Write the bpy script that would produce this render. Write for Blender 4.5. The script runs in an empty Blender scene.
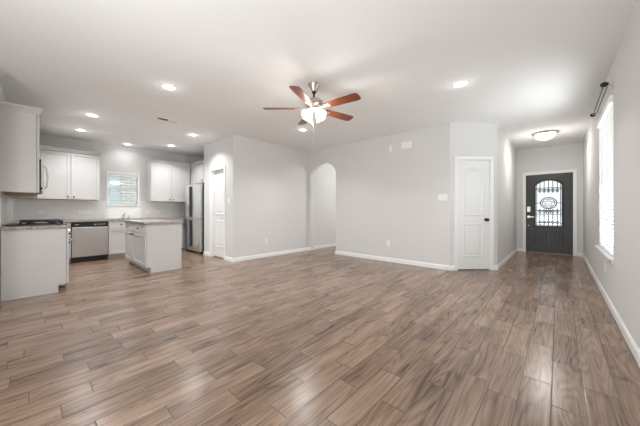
import bpy, bmesh, math, random
from math import sin, cos, pi, radians
from mathutils import Vector, Matrix
random.seed(7)
S = bpy.context.scene
COL = S.collection

# ------------------------------------------------------------------ camera
F_PX, YAW, CAM_H, HORIZON = 262.78, 0.7365, 1.1094, 210.035
cam_d = bpy.data.cameras.new('camera')
cam = bpy.data.objects.new('camera', cam_d); COL.objects.link(cam)
cam_d.sensor_width = 36.0
cam_d.lens = F_PX / 640 * 36.0
cam_d.shift_y = -(213 - HORIZON) / 640
cam_d.clip_start = 0.05
cam.location = (0, 0, CAM_H)
cam.rotation_euler = (pi / 2, 0, YAW)
S.camera = cam

# ------------------------------------------------------------------ world, daylight, exposure
W = bpy.data.worlds.new('sky'); S.world = W; W.use_nodes = True
bg = W.node_tree.nodes['Background']
bg.inputs[0].default_value = (0.93, 0.97, 1.0, 1)
bg.inputs[1].default_value = 2.7
S.view_settings.view_transform = 'Standard'
S.view_settings.look = 'None'
S.view_settings.gamma = 1.0
S.view_settings.use_curve_mapping = False
S.view_settings.exposure = 0.26

def area_light(name, loc, rot, sx, sy, power, color=(1, 1, 1)):
    d = bpy.data.lights.new(name, 'AREA'); d.shape = 'RECTANGLE'; d.size = sx; d.size_y = sy
    d.energy = power; d.color = color
    o = bpy.data.objects.new(name, d); COL.objects.link(o)
    o.location = loc; o.rotation_euler = rot
    return o
# added fill light behind the camera, aimed up to brighten the ceiling
fl = area_light('ceiling_fill', (-0.9, -1.2, 0.35), (radians(138), 0, radians(22)), 2.4, 0.9, 40, (0.94, 0.97, 1.0)); fl.data.spread = radians(150)
area_light('kitchen_daylight', (-9.3, 1.58, 3.4), (0, radians(-42), 0), 1.2, 1.4, 60, (0.95, 0.975, 1.0))
# daylight outside the tall window on the right and outside the front door
area_light('window_daylight', (1.15, 4.83, 1.55), (0, radians(90), 0), 1.8, 1.4, 80, (0.97, 0.985, 1.0))
area_light('porch_daylight', (-0.2, 10.4, 3.1), (radians(-48), 0, 0), 1.4, 1.4, 70, (0.97, 0.985, 1.0))
# unseen fill light, added to brighten the corridor behind the arch
d = bpy.data.lights.new('corridor_fill', 'POINT'); d.energy = 45; d.shadow_soft_size = 0.15
o = bpy.data.objects.new('corridor_fill', d); COL.objects.link(o); o.location = (-3.4, 6.7, 2.5)

# ------------------------------------------------------------------ materials
def mat(name, col, rough=0.5, metal=0.0, spec=0.5, emit=None, estr=0.0, trans=0.0):
    m = bpy.data.materials.new(name); m.use_nodes = True
    b = m.node_tree.nodes['Principled BSDF']
    b.inputs['Base Color'].default_value = (*col, 1)
    b.inputs['Roughness'].default_value = rough
    b.inputs['Metallic'].default_value = metal
    b.inputs['Specular IOR Level'].default_value = spec
    b.inputs['Transmission Weight'].default_value = trans
    if emit:
        b.inputs['Emission Color'].default_value = (*emit, 1)
        b.inputs['Emission Strength'].default_value = estr
    return m

class NT:
    """little helper for building node trees"""
    def __init__(s, m):
        s.m = m; s.t = m.node_tree; s.b = s.t.nodes['Principled BSDF']
    def n(s, kind, **kw):
        x = s.t.nodes.new(kind)
        for k, v in kw.items(): setattr(x, k, v)
        return x
    def l(s, a, b): s.t.links.new(a, b)
    def math(s, op, a, b=None, c=None):
        x = s.n('ShaderNodeMath', operation=op)
        for i, v in enumerate((a, b, c)):
            if v is None: continue
            if hasattr(v, 'is_linked') or hasattr(v, 'links'): s.l(v, x.inputs[i])
            else: x.inputs[i].default_value = v
        return x.outputs[0]
    def pos(s):
        g = s.n('ShaderNodeNewGeometry'); sp = s.n('ShaderNodeSeparateXYZ'); s.l(g.outputs['Position'], sp.inputs[0])
        return sp.outputs
    def comb(s, x, y, z):
        c = s.n('ShaderNodeCombineXYZ')
        for i, v in enumerate((x, y, z)):
            if hasattr(v, 'links'): s.l(v, c.inputs[i])
            else: c.inputs[i].default_value = v
        return c.outputs[0]
    def ramp(s, fac, stops):
        r = s.n('ShaderNodeValToRGB'); e = r.color_ramp.elements
        while len(e) < len(stops): e.new(0.5)
        for q, (p, c) in zip(e, stops): q.position = p; q.color = (*c, 1)
        s.l(fac, r.inputs[0]); return r.outputs[0]
    def mix(s, fac, a, b, mode='MIX'):
        x = s.n('ShaderNodeMix', data_type='RGBA', blend_type=mode)
        for i, v in ((0, fac), (6, a), (7, b)):
            if hasattr(v, 'links'): s.l(v, x.inputs[i])
            elif i == 0: x.inputs[0].default_value = v
            else: x.inputs[i].default_value = (*v, 1)
        return x.outputs[2]
    def bump(s, h, strength=0.2, dist=0.002):
        b = s.n('ShaderNodeBump'); b.inputs['Strength'].default_value = strength
        b.inputs['Distance'].default_value = dist
        s.l(h, b.inputs['Height']); s.l(b.outputs[0], s.b.inputs['Normal'])

def painted(name, col, rough, scale=90, strength=0.08):
    m = mat(name, col, rough, spec=0.3); t = NT(m)
    nz = t.n('ShaderNodeTexNoise'); nz.inputs['Scale'].default_value = scale; nz.inputs['Detail'].default_value = 3
    g = t.n('ShaderNodeNewGeometry'); t.l(g.outputs['Position'], nz.inputs['Vector'])
    t.bump(nz.outputs['Fac'], strength, 0.002)
    return m

M = {}
M['wall'] = painted('wall_paint', (0.72, 0.711, 0.70), 0.75)
M['ceiling'] = painted('ceiling_paint', (0.88, 0.875, 0.865), 0.9, 60)
M['trim'] = mat('white_trim_paint', (0.90, 0.90, 0.89), 0.38)
M['door_white'] = mat('white_door_paint', (0.85, 0.85, 0.84), 0.42)
M['cabinet'] = mat('grey_cabinet_paint', (0.62, 0.607, 0.595), 0.42)
M['wood_under'] = mat('raw_cabinet_wood', (0.42, 0.28, 0.17), 0.6)
M['bronze'] = mat('dark_bronze', (0.035, 0.03, 0.028), 0.35, 0.6)
M['black'] = mat('black_enamel', (0.012, 0.012, 0.013), 0.3)
M['iron'] = mat('cast_iron', (0.015, 0.015, 0.016), 0.6)
M['black_side'] = mat('black_fridge_side', (0.022, 0.022, 0.024), 0.4)
M['rod'] = mat('dark_pewter', (0.10, 0.095, 0.09), 0.4, 0.7)
M['chrome'] = mat('chrome', (0.75, 0.75, 0.76), 0.12, 1.0)
M['nickel'] = mat('brushed_nickel', (0.56, 0.50, 0.44), 0.3, 1.0)
M['nickel_pale'] = mat('satin_nickel', (0.70, 0.66, 0.60), 0.35, 1.0)
M['white_plastic'] = mat('white_plastic', (0.90, 0.89, 0.87), 0.4)
M['slot'] = mat('dark_slot', (0.05, 0.05, 0.05), 0.7)
M['glow'] = mat('lamp_lens', (0.9, 0.9, 0.88), 0.5, emit=(1, 0.97, 0.92), estr=3.0)
M['shade_glass'] = mat('frosted_shade', (0.9, 0.88, 0.84), 0.4, emit=(1, 0.95, 0.86), estr=2.2)
M['door_dark'] = mat('charcoal_door_paint', (0.021, 0.0205, 0.020), 0.38)
M['lead'] = mat('dark_lead_came', (0.03, 0.03, 0.033), 0.5, 0.2)
M['rubber'] = mat('threshold_metal', (0.22, 0.19, 0.16), 0.45, 0.5)
M['porch'] = mat('porch_concrete', (0.55, 0.53, 0.5), 0.9)

def steel(name, col, vertical=True):
    m = mat(name, col, 0.27, 1.0); t = NT(m); p = t.pos()
    v = t.comb(t.math('MULTIPLY', p[0], 60.0), t.math('MULTIPLY', p[1], 60.0), t.math('MULTIPLY', p[2], 2.0))
    nz = t.n('ShaderNodeTexNoise'); nz.inputs['Scale'].default_value = 1.0; t.l(v, nz.inputs['Vector'])
    t.l(t.math('MULTIPLY_ADD', nz.outputs['Fac'], 0.06, 0.31), t.b.inputs['Roughness'])
    return m
M['steel'] = steel('stainless_steel', (0.60, 0.58, 0.56))
M['fridge_steel'] = steel('bright_stainless_steel', (0.86, 0.86, 0.85))

def glass_mat(name, tint=(1, 1, 1), gloss=0.06):
    m = bpy.data.materials.new(name); m.use_nodes = True; t = m.node_tree
    t.nodes.remove(t.nodes['Principled BSDF'])
    tr = t.nodes.new('ShaderNodeBsdfTransparent'); tr.inputs[0].default_value = (*tint, 1)
    gl = t.nodes.new('ShaderNodeBsdfGlossy'); gl.inputs['Roughness'].default_value = 0.05
    mx = t.nodes.new('ShaderNodeMixShader'); mx.inputs[0].default_value = gloss
    t.links.new(tr.outputs[0], mx.inputs[1]); t.links.new(gl.outputs[0], mx.inputs[2])
    t.links.new(mx.outputs[0], t.nodes['Material Output'].inputs[0])
    return m
M['glass'] = glass_mat('window_glass', (0.95, 0.97, 0.97))
M['dim_window_glass'] = glass_mat('dimmed_window_glass', (0.80, 0.82, 0.82))  # darker tint put in to dim the bright view outside
M['dim_privacy_glass'] = glass_mat('dimmed_privacy_glass', (0.56, 0.57, 0.57))  # tint darkened to hold down the daylight behind the leading

def blind_mat():
    m = bpy.data.materials.new('white_blind_slat'); m.use_nodes = True; t = m.node_tree
    t.nodes.remove(t.nodes['Principled BSDF'])
    df = t.nodes.new('ShaderNodeBsdfDiffuse'); df.inputs[0].default_value = (0.88, 0.88, 0.87, 1)
    tl = t.nodes.new('ShaderNodeBsdfTranslucent'); tl.inputs[0].default_value = (0.9, 0.9, 0.9, 1)
    mx = t.nodes.new('ShaderNodeMixShader'); mx.inputs[0].default_value = 0.16
    t.links.new(df.outputs[0], mx.inputs[1]); t.links.new(tl.outputs[0], mx.inputs[2])
    t.links.new(mx.outputs[0], t.nodes['Material Output'].inputs[0])
    return m
M['blind'] = blind_mat()

def floor_mat():
    m = mat('wood_look_plank_tile', (0.26, 0.17, 0.12), 0.36, spec=0.5); t = NT(m); p = t.pos()
    PW, PL = 0.148, 0.592
    u = t.math('DIVIDE', t.math('ADD', p[0], 0.03 + 40 * PW), PW)
    row = t.math('FLOOR', u); fu = t.math('FRACT', u)
    wn = t.n('ShaderNodeTexWhiteNoise', noise_dimensions='1D'); t.l(row, wn.inputs['W'])
    # neighbouring rows step by roughly half a plank, with some scatter
    off = t.math('ADD', t.math('MULTIPLY', row, 0.42), t.math('MULTIPLY', wn.outputs['Value'], 0.35))
    v = t.math('ADD', t.math('DIVIDE', t.math('ADD', p[1], 20.0), PL), off)
    cell = t.math('FLOOR', v); fv = t.math('FRACT', v)
    wn2 = t.n('ShaderNodeTexWhiteNoise', noise_dimensions='2D'); t.l(t.comb(row, cell, 0.0), wn2.inputs['Vector'])
    rnd = wn2.outputs['Value']
    # distance to the plank edge in metres
    du = t.math('MULTIPLY', t.math('MINIMUM', fu, t.math('SUBTRACT', 1.0, fu)), PW)
    dv = t.math('MULTIPLY', t.math('MINIMUM', fv, t.math('SUBTRACT', 1.0, fv)), PL)
    dist = t.math('MINIMUM', du, dv)
    joint = t.math('MAXIMUM', t.math('LESS_THAN', du, 0.0030), t.math('LESS_THAN', dv, 0.0028))
    # grain: stretched noise, shifted per plank
    shift = t.math('MULTIPLY', rnd, 37.0)
    def nz(sx, sy, det, rough, dist_=0.0, add=0.0):
        n_ = t.n('ShaderNodeTexNoise'); n_.inputs['Scale'].default_value = 1.0
        n_.inputs['Detail'].default_value = det; n_.inputs['Roughness'].default_value = rough; n_.inputs['Distortion'].default_value = dist_
        t.l(t.comb(t.math('ADD', t.math('MULTIPLY', p[0], sx), shift), t.math('ADD', t.math('MULTIPLY', p[1], sy), add), shift), n_.inputs['Vector'])
        return n_
    broad = nz(11.0, 1.5, 2, 0.5, 0.6)
    fine = nz(70.0, 2.4, 4, 0.6, 0.2, 5.0)
    # cathedral figure: contour lines of a soft stretched field
    field = nz(8.0, 0.85, 1, 0.4, 0.35, 11.0)
    rings = t.math('PINGPONG', t.math('MULTIPLY', field.outputs['Fac'], 13.0), 0.5)
    rings = t.math('MULTIPLY', rings, 2.0)
    streak = t.math('POWER', rings, 0.6)
    g = t.math('ADD', t.math('MULTIPLY', fine.outputs['Fac'], 0.48), t.math('MULTIPLY', broad.outputs['Fac'], 0.40))
    g = t.math('ADD', g, t.math('MULTIPLY', streak, 0.15))
    g = t.math('ADD', g, t.math('MULTIPLY', t.math('SUBTRACT', rnd, 0.5), 0.14))
    col = t.ramp(g, [(0.37, (0.078, 0.045, 0.029)), (0.46, (0.180, 0.112, 0.073)), (0.55, (0.240, 0.155, 0.103)), (0.70, (0.335, 0.231, 0.163))])
    col = t.mix(joint, col, (0.085, 0.056, 0.040))
    t.l(col, t.b.inputs['Base Color'])
    t.b.inputs['Roughness'].default_value = 0.24; t.b.inputs['Specular IOR Level'].default_value = 0.7
    edge = t.math('MINIMUM', t.math('DIVIDE', dist, 0.004), 1.0)
    t.bump(edge, 0.35, 0.0016)
    return m
M['floor'] = floor_mat()

def tile_mat():
    m = mat('white_subway_tile', (0.7, 0.69, 0.67), 0.12); t = NT(m); p = t.pos()
    g = t.n('ShaderNodeNewGeometry')
    br = t.n('ShaderNodeTexBrick'); br.offset = 0.5
    br.inputs['Scale'].default_value = 1.0; br.inputs['Brick Width'].default_value = 0.154
    br.inputs['Row Height'].default_value = 0.077; br.inputs['Mortar Size'].default_value = 0.0025
    br.inputs['Mortar Smooth'].default_value = 0.2
    br.inputs['Color1'].default_value = (0.86, 0.855, 0.84, 1); br.inputs['Color2'].default_value = (0.82, 0.815, 0.80, 1)
    br.inputs['Mortar'].default_value = (0.74, 0.73, 0.72, 1)
    t.l(t.comb(t.math('ADD', p[0], p[1]), t.math('SUBTRACT', p[2], 0.9), 0.0), br.inputs['Vector'])
    t.l(br.outputs['Color'], t.b.inputs['Base Color'])
    nz = t.n('ShaderNodeTexNoise'); nz.inputs['Scale'].default_value = 9.0; t.l(g.outputs['Position'], nz.inputs['Vector'])
    t.bump(t.math('ADD', t.math('SUBTRACT', 1.0, br.outputs['Fac']), t.math('MULTIPLY', nz.outputs['Fac'], 0.8)), 0.25, 0.003)
    return m
M['tile'] = tile_mat()

def granite_mat():
    m = mat('speckled_granite', (0.4, 0.37, 0.34), 0.16); t = NT(m)
    g = t.n('ShaderNodeNewGeometry')
    a = t.n('ShaderNodeTexNoise'); a.inputs['Scale'].default_value = 110; a.inputs['Detail'].default_value = 4
    b = t.n('ShaderNodeTexVoronoi'); b.inputs['Scale'].default_value = 190
    t.l(g.outputs['Position'], a.inputs['Vector']); t.l(g.outputs['Position'], b.inputs['Vector'])
    c1 = t.ramp(a.outputs['Fac'], [(0.36, (0.06, 0.05, 0.045)), (0.46, (0.33, 0.29, 0.26)), (0.56, (0.55, 0.52, 0.48)), (0.68, (0.75, 0.73, 0.70))])
    bw = t.n('ShaderNodeRGBToBW'); t.l(b.outputs['Color'], bw.inputs[0])
    c2 = t.ramp(bw.outputs[0], [(0.25, (0.5, 0.46, 0.42)), (0.6, (1, 1, 1))])
    t.l(t.mix(0.7, c1, c2, 'MULTIPLY'), t.b.inputs['Base Color'])
    return m
M['granite'] = granite_mat()

def blade_mat():
    m = mat('cherry_veneer', (0.28, 0.09, 0.04), 0.32); t = NT(m)
    tc = t.n('ShaderNodeTexCoord'); mp = t.n('ShaderNodeMapping'); mp.inputs['Scale'].default_value = (3, 60, 30)
    t.l(tc.outputs['Object'], mp.inputs[0])
    nz = t.n('ShaderNodeTexNoise'); nz.inputs['Scale'].default_value = 1.2; nz.inputs['Detail'].default_value = 4
    t.l(mp.outputs[0], nz.inputs['Vector'])
    t.l(t.ramp(nz.outputs['Fac'], [(0.3, (0.105, 0.026, 0.012)), (0.7, (0.25, 0.068, 0.028))]), t.b.inputs['Base Color'])
    return m
M['blade'] = blade_mat()

def brick_mat():
    m = mat('neighbour_brick', (0.4, 0.3, 0.25), 0.85); t = NT(m); p = t.pos()
    br = t.n('ShaderNodeTexBrick'); br.inputs['Scale'].default_value = 1.0
    br.inputs['Brick Width'].default_value = 0.30; br.inputs['Row Height'].default_value = 0.10; br.inputs['Mortar Size'].default_value = 0.022
    br.inputs['Color1'].default_value = (0.30, 0.28, 0.27, 1); br.inputs['Color2'].default_value = (0.30, 0.28, 0.27, 1)
    br.inputs['Mortar'].default_value = (0.72, 0.7, 0.68, 1)
    t.l(t.comb(p[1], p[2], 0.0), br.inputs['Vector']); t.l(br.outputs['Color'], t.b.inputs['Base Color'])
    return m
M['brick'] = brick_mat()
def siding_mat():
    m = mat('neighbour_siding', (0.4, 0.5, 0.52), 0.8); t = NT(m); p = t.pos()
    f = t.math('FRACT', t.math('DIVIDE', p[2], 0.18))
    t.l(t.ramp(f, [(0.0, (0.30, 0.37, 0.39)), (0.12, (0.46, 0.55, 0.57)), (1.0, (0.50, 0.60, 0.62))]), t.b.inputs['Base Color'])
    return m
M['siding'] = siding_mat()

# ------------------------------------------------------------------ mesh helpers
class MB:
    def __init__(s): s.bm = bmesh.new()
    def box(s, x0, x1, y0, y1, z0, z1, mx=None):
        m = Matrix.Translation(((x0 + x1) / 2, (y0 + y1) / 2, (z0 + z1) / 2)) @ Matrix.Diagonal((abs(x1 - x0), abs(y1 - y0), abs(z1 - z0), 1))
        bmesh.ops.create_cube(s.bm, size=1.0, matrix=(mx @ m) if mx else m); return s
    def cyl(s, p0, p1, r0, r1=None, seg=16):
        p0, p1 = Vector(p0), Vector(p1); d = p1 - p0
        q = d.to_track_quat('Z', 'Y').to_matrix().to_4x4()
        m = Matrix.Translation((p0 + p1) / 2) @ q
        bmesh.ops.create_cone(s.bm, cap_ends=True, segments=seg, radius1=r0, radius2=r0 if r1 is None else r1, depth=d.length, matrix=m); return s
    def sphere(s, c, r, sc=(1, 1, 1), seg=16, rings=10):
        bmesh.ops.create_uvsphere(s.bm, u_segments=seg, v_segments=rings, radius=r, matrix=Matrix.Translation(c) @ Matrix.Diagonal((*sc, 1))); return s
    def lathe(s, prof, c=(0, 0, 0), mx=None, seg=24):
        """profile of (radius, height) pairs revolved about z"""
        base = Matrix.Translation(c) if mx is None else mx
        rings = []
        for r, z in prof:
            if r < 1e-6: rings.append([s.bm.verts.new(base @ Vector((0, 0, z)))])
            else: rings.append([s.bm.verts.new(base @ Vector((r * cos(2 * pi * k / seg), r * sin(2 * pi * k / seg), z))) for k in range(seg)])
        for a, b in zip(rings, rings[1:]):
            for k in range(seg):
                q = [a[k % len(a)], a[(k + 1) % len(a)], b[(k + 1) % len(b)], b[k % len(b)]]
                u = []
                for v in q:
                    if v not in u: u.append(v)
                if len(u) >= 3: s.bm.faces.new(u)
        return s
    def tube(s, pts, r, seg=8, closed=False):
        pts = [Vector(p) for p in pts]; n = len(pts); rings = []
        prev = None
        for i in range(n):
            a = pts[(i - 1) % n] if (closed or i > 0) else pts[i]
            b = pts[(i + 1) % n] if (closed or i < n - 1) else pts[i]
            d = (b - a).normalized()
            if prev is None:
                up = Vector((0, 0, 1)) if abs(d.z) < 0.9 else Vector((1, 0, 0))
                x = d.cross(up).normalized()
            else: x = (prev - d * prev.dot(d)).normalized()
            prev = x; y = d.cross(x)
            rings.append([s.bm.verts.new(pts[i] + (x * cos(2 * pi * k / seg) + y * sin(2 * pi * k / seg)) * r) for k in range(seg)])
        for i in range(n if closed else n - 1):
            a, b = rings[i], rings[(i + 1) % n]
            for k in range(seg): s.bm.faces.new((a[k], a[(k + 1) % seg], b[(k + 1) % seg], b[k]))
        if not closed:
            s.bm.faces.new(rings[0][::-1]); s.bm.faces.new(rings[-1])
        return s
    def prism(s, poly, o, ex, ey, depth):
        """polygon (a,b) in the plane spanned by ex, ey from o, extruded along depth (vector)"""
        o, ex, ey, dp = Vector(o), Vector(ex), Vector(ey), Vector(depth)
        A = [s.bm.verts.new(o + ex * a + ey * b) for a, b in poly]
        B = [s.bm.verts.new(o + ex * a + ey * b + dp) for a, b in poly]
        n = len(poly)
        s.bm.faces.new(A); s.bm.faces.new(B[::-1])
        for i in range(n): s.bm.faces.new((A[i], B[i], B[(i + 1) % n], A[(i + 1) % n]))
        return s
    def loft(s, loops, cap=True):
        R = [[s.bm.verts.new(Vector(p)) for p in lp] for lp in loops]; n = len(R[0])
        for a, b in zip(R, R[1:]):
            for i in range(n): s.bm.faces.new((a[i], a[(i + 1) % n], b[(i + 1) % n], b[i]))
        if cap: s.bm.faces.new(R[-1])
        return s
    def build(s, name, m, parent=None, smooth=False, bevel=0.0, xf=None):
        bmesh.ops.recalc_face_normals(s.bm, faces=s.bm.faces[:])
        if xf is not None: s.bm.transform(xf)
        me = bpy.data.meshes.new(name); s.bm.to_mesh(me); s.bm.free()
        me.materials.append(m)
        if smooth:
            for f in me.polygons: f.use_smooth = True
        o = bpy.data.objects.new(name, me); COL.objects.link(o)
        if smooth:
            md = o.modifiers.new('split', 'EDGE_SPLIT'); md.split_angle = radians(40)
        if bevel:
            md = o.modifiers.new('bevel', 'BEVEL'); md.width = bevel; md.segments = 2; md.limit_method = 'ANGLE'
        if parent: o.parent = parent
        return o

def tag(o, label, cat, group=None):
    o['label'] = label; o['category'] = cat
    if group: o['group'] = group
    return o
def thing(name, label, cat, loc=(0, 0, 0), rz=0.0, group=None):
    o = bpy.data.objects.new(name, None); COL.objects.link(o)
    o.empty_display_size = 0.1; o.location = loc; o.rotation_euler = (0, 0, rz)
    return tag(o, label, cat, group)
def struct(name, mb, m, label=None, cat=None, **kw):
    o = mb.build(name, m, **kw); o['kind'] = 'structure'
    if label: o['label'] = label
    if cat: o['category'] = cat
    return o
def dup(root, loc=None, rz=None, label=None, group=None):
    r = root.copy(); COL.objects.link(r)
    if loc is not None: r.location = loc
    if rz is not None: r.rotation_euler = (0, 0, rz)
    if label: r['label'] = label
    if group: r['group'] = group
    for ch in list(root.children):
        c = ch.copy(); COL.objects.link(c); c.parent = r
        for g in ch.children:
            d = g.copy(); COL.objects.link(d); d.parent = c
    return r

# ------------------------------------------------------------------ setting
H = 2.7208
XR, XH, XP = 0.4393, -0.8376, -5.1215
YA, YP, YD = 5.1802, 2.9016, 8.8688
XK, YL, XQ, YF = -8.1131, -0.25, -6.5186, 3.62
AX, BY = -1.4747, 5.8064           # ends of the angled closet wall
T = 0.12

struct('floor', MB().box(-8.4, 0.7, -1.3, 9.1, -0.1, 0.0), M['floor'], 'floor of brown wood-look plank tiles', 'floor')
struct('ceiling', MB().box(-8.4, 0.7, -1.6, 9.1, H, H + 0.12), M['ceiling'], 'flat white ceiling', 'ceiling')

# right wall with the tall window
WY0, WY1, WZ0, WZ1 = 4.22, 5.45, 0.60, 2.36
w = MB()
w.box(XR, XR + 0.16, -1.2, WY0, 0, H).box(XR, XR + 0.16, WY1, YD + 0.3, 0, H)
w.box(XR, XR + 0.16, WY0, WY1, 0, WZ0).box(XR, XR + 0.16, WY0, WY1, WZ1, H)
struct('wall_right', w, M['wall'])

# entry wall
DX0, DX1, DZ = -0.640, 0.268, 2.03
g = 0.012
w = MB()
w.prism([(XH - 0.1, 0), (DX0 - g, 0), (DX0 - g, DZ + g), (DX1 + g, DZ + g), (DX1 + g, 0), (XR, 0), (XR, H), (XH - 0.1, H)],
        (0, YD, 0), (1, 0, 0), (0, 0, 1), (0, 0.15, 0))
struct('wall_entry', w, M['wall'])
# left side of the entry hall
struct('wall_hall', MB().prism([(XH, BY), (XH, YD), (XH - T, YD), (XH - T, BY + 0.05)], (0, 0, 0), (1, 0, 0), (0, 1, 0), (0, 0, H)), M['wall'])
# angled closet wall
A = Vector((AX, YA, 0)); B = Vector((XH, BY, 0)); dr = (B - A).normalized(); LW = (B - A).length
nr = Vector((-dr.y, dr.x, 0))      # pointing away from the room
c0 = LW / 2 - 0.305; c1 = LW / 2 + 0.305
struct('wall_closet', MB().prism([(0, 0), (c0 - g, 0), (c0 - g, 2.03 + g), (c1 + g, 2.03 + g), (c1 + g, 0), (LW, 0), (LW, H), (0, H)],
        A, dr, (0, 0, 1), nr * 0.1), M['wall'])
# arch wall
ax0, ax1, spring, rise = -5.03, -4.157, 2.09, 0.27
arc = []
hw = (ax1 - ax0) / 2; R = (hw * hw + rise * rise) / (2 * rise); cxa = (ax0 + ax1) / 2; cza = spring + rise - R
a0 = math.asin(hw / R)
for k in range(25):
    a = -a0 + 2 * a0 * k / 24
    arc.append((cxa + R * sin(a), cza + R * cos(a)))
poly = [(XP, 0), (ax0, 0)] + arc + [(ax1, 0), (AX, 0), (AX, H), (XP, H)]
struct('wall_arch', MB().prism(poly, (0, YA, 0), (1, 0, 0), (0, 0, 1), (0, 0.13, 0)), M['wall'])
# pantry block
struct('wall_pantry', MB().box(XP - T, XP, YP, 8.2, 0, H), M['wall'])
px0, px1 = -6.115, -5.505
PT = 0.115
struct('wall_pantry_front', MB().prism([(XQ, 0), (px0 - g, 0), (px0 - g, 2.03 + g), (px1 + g, 2.03 + g), (px1 + g, 0), (XP - T, 0), (XP - T, H), (XQ, H)],
        (0, YP, 0), (1, 0, 0), (0, 0, 1), (0, PT, 0)), M['wall'])
struct('wall_pantry_side', MB().box(XQ, XQ + T, YP + PT, YF, 0, H), M['wall'])
struct('wall_fridge', MB().box(XK, XQ + T, YF, YF + T, 0, H), M['wall'])
# back corridor behind the arch
struct('wall_corridor', MB().box(XP, AX + 0.1, 8.08, 8.2, 0, H), M['wall'])
struct('wall_corridor_side', MB().box(AX - 0.6, AX - 0.48, YA + 0.13, 8.08, 0, H), M['wall'])
# kitchen back wall with its window
KY0, KY1, KZ0, KZ1 = 1.275, 1.885, 1.235, 2.015
w = MB()
w.box(XK - 0.16, XK, YL - T, KY0, 0, H).box(XK - 0.16, XK, KY1, YF + T, 0, H)
w.box(XK - 0.16, XK, KY0, KY1, 0, KZ0).box(XK - 0.16, XK, KY0, KY1, KZ1, H)
struct('wall_kitchen', w, M['wall'])
struct('wall_left', MB().box(XK, -4.5, YL - T, YL, 0, H), M['wall'])
struct('rear_light_block', MB().box(-4.62, -4.5, -1.2, YL - T, 0, H).box(-4.62, -2.1, -1.3, -1.2, 0, H), M['wall'])  # unseen wall, added to keep rear light off the near cabinets

# backsplash tile
CT = 0.90                                           # counter top height
w = MB()
w.box(XK, XK + 0.008, YL, KY0 - 0.03, CT, 1.335).box(XK, XK + 0.008, KY1 + 0.03, YF, CT, 1.335).box(XK, XK + 0.008, KY0 - 0.03, KY1 + 0.03, CT, KZ0 - 0.02)
w.box(XK + 0.008, -5.0, YL, YL + 0.008, CT, 1.335)
struct('trim_backsplash', w, M['tile'], 'white subway tile backsplash behind the kitchen counters', 'backsplash')

# baseboards
BH, BT = 0.085, 0.014
def base(name, p, q, n):
    p, q, n = Vector((*p, 0)), Vector((*q, 0)), Vector((*n, 0)).normalized()
    d = (q - p)
    o = MB().prism([(0, 0), (BT, 0), (BT, BH - 0.018), (BT * 0.45, BH), (0, BH)], p, n, (0, 0, 1), d)
    return struct(name, o, M['trim'])
base('baseboard_right', (XR, -1.0), (XR, YD), (-1, 0))
base('baseboard_entry_left', (XH, YD), (DX0 - 0.07, YD), (0, -1))
base('baseboard_entry_right', (DX1 + 0.07, YD), (XR - BT, YD), (0, -1))
base('baseboard_hall', (XH, BY), (XH, YD - BT), (1, 0))
e0 = A + dr * 0.0; e1 = A + dr * (c0 - 0.058); e2 = A + dr * (c1 + 0.058)
base('baseboard_closet_left', e0.to_2d(), e1.to_2d(), (-nr).to_2d())
base('baseboard_closet_right', e2.to_2d(), B.to_2d(), (-nr).to_2d())
base('baseboard_arch', (ax1, YA), (AX, YA), (0, -1))
base('baseboard_arch_stub', (XP + BT, YA), (ax0, YA), (0, -1))
base('baseboard_arch_jamb', (ax1, YA - BT), (ax1, YA + 0.13), (-1, 0))
base('baseboard_pantry', (XP, YP - BT), (XP, 8.08), (1, 0))
base('baseboard_pantry_front_right', (px1 + 0.058, YP), (XP, YP), (0, -1))
base('baseboard_pantry_front_left', (XQ, YP), (px0 - 0.058, YP), (0, -1))

# ------------------------------------------------------------------ interior doors
def arched(w_, z0, z1, rise_, n=14):
    """outline of a panel with an arched top, counter-clockwise, centred on x"""
    pts = [(-w_ / 2, z0), (w_ / 2, z0)]
    for k in range(n + 1):
        s_ = 1 - 2 * k / n
        pts.append((s_ * w_ / 2, z1 - rise_ + rise_ * (0.35 * (1 - s_ * s_) + 0.65 * (0.5 + 0.5 * cos(pi * s_)) ** 0.6)))
    return pts
def inset(pts, d):
    cx = sum(p[0] for p in pts) / len(pts); zs = [p[1] for p in pts]; cz = (min(zs) + max(zs)) / 2
    W_ = max(p[0] for p in pts) - min(p[0] for p in pts); H_ = max(zs) - min(zs)
    return [(cx + (x - cx) * (1 - 2 * d / W_), cz + (z - cz) * (1 - 2 * d / H_)) for x, z in pts]
def relief(mb, pts, steps, y_face):
    mb.loft([[(x, y_face - h_, z) for x, z in (inset(pts, d) if d else pts)] for d, h_ in steps])
    return mb
PANEL = [(0, 0.0), (0.010, 0.012), (0.022, 0.012), (0.034, 0.004), (0.055, 0.004), (0.075, 0.011)]
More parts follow.
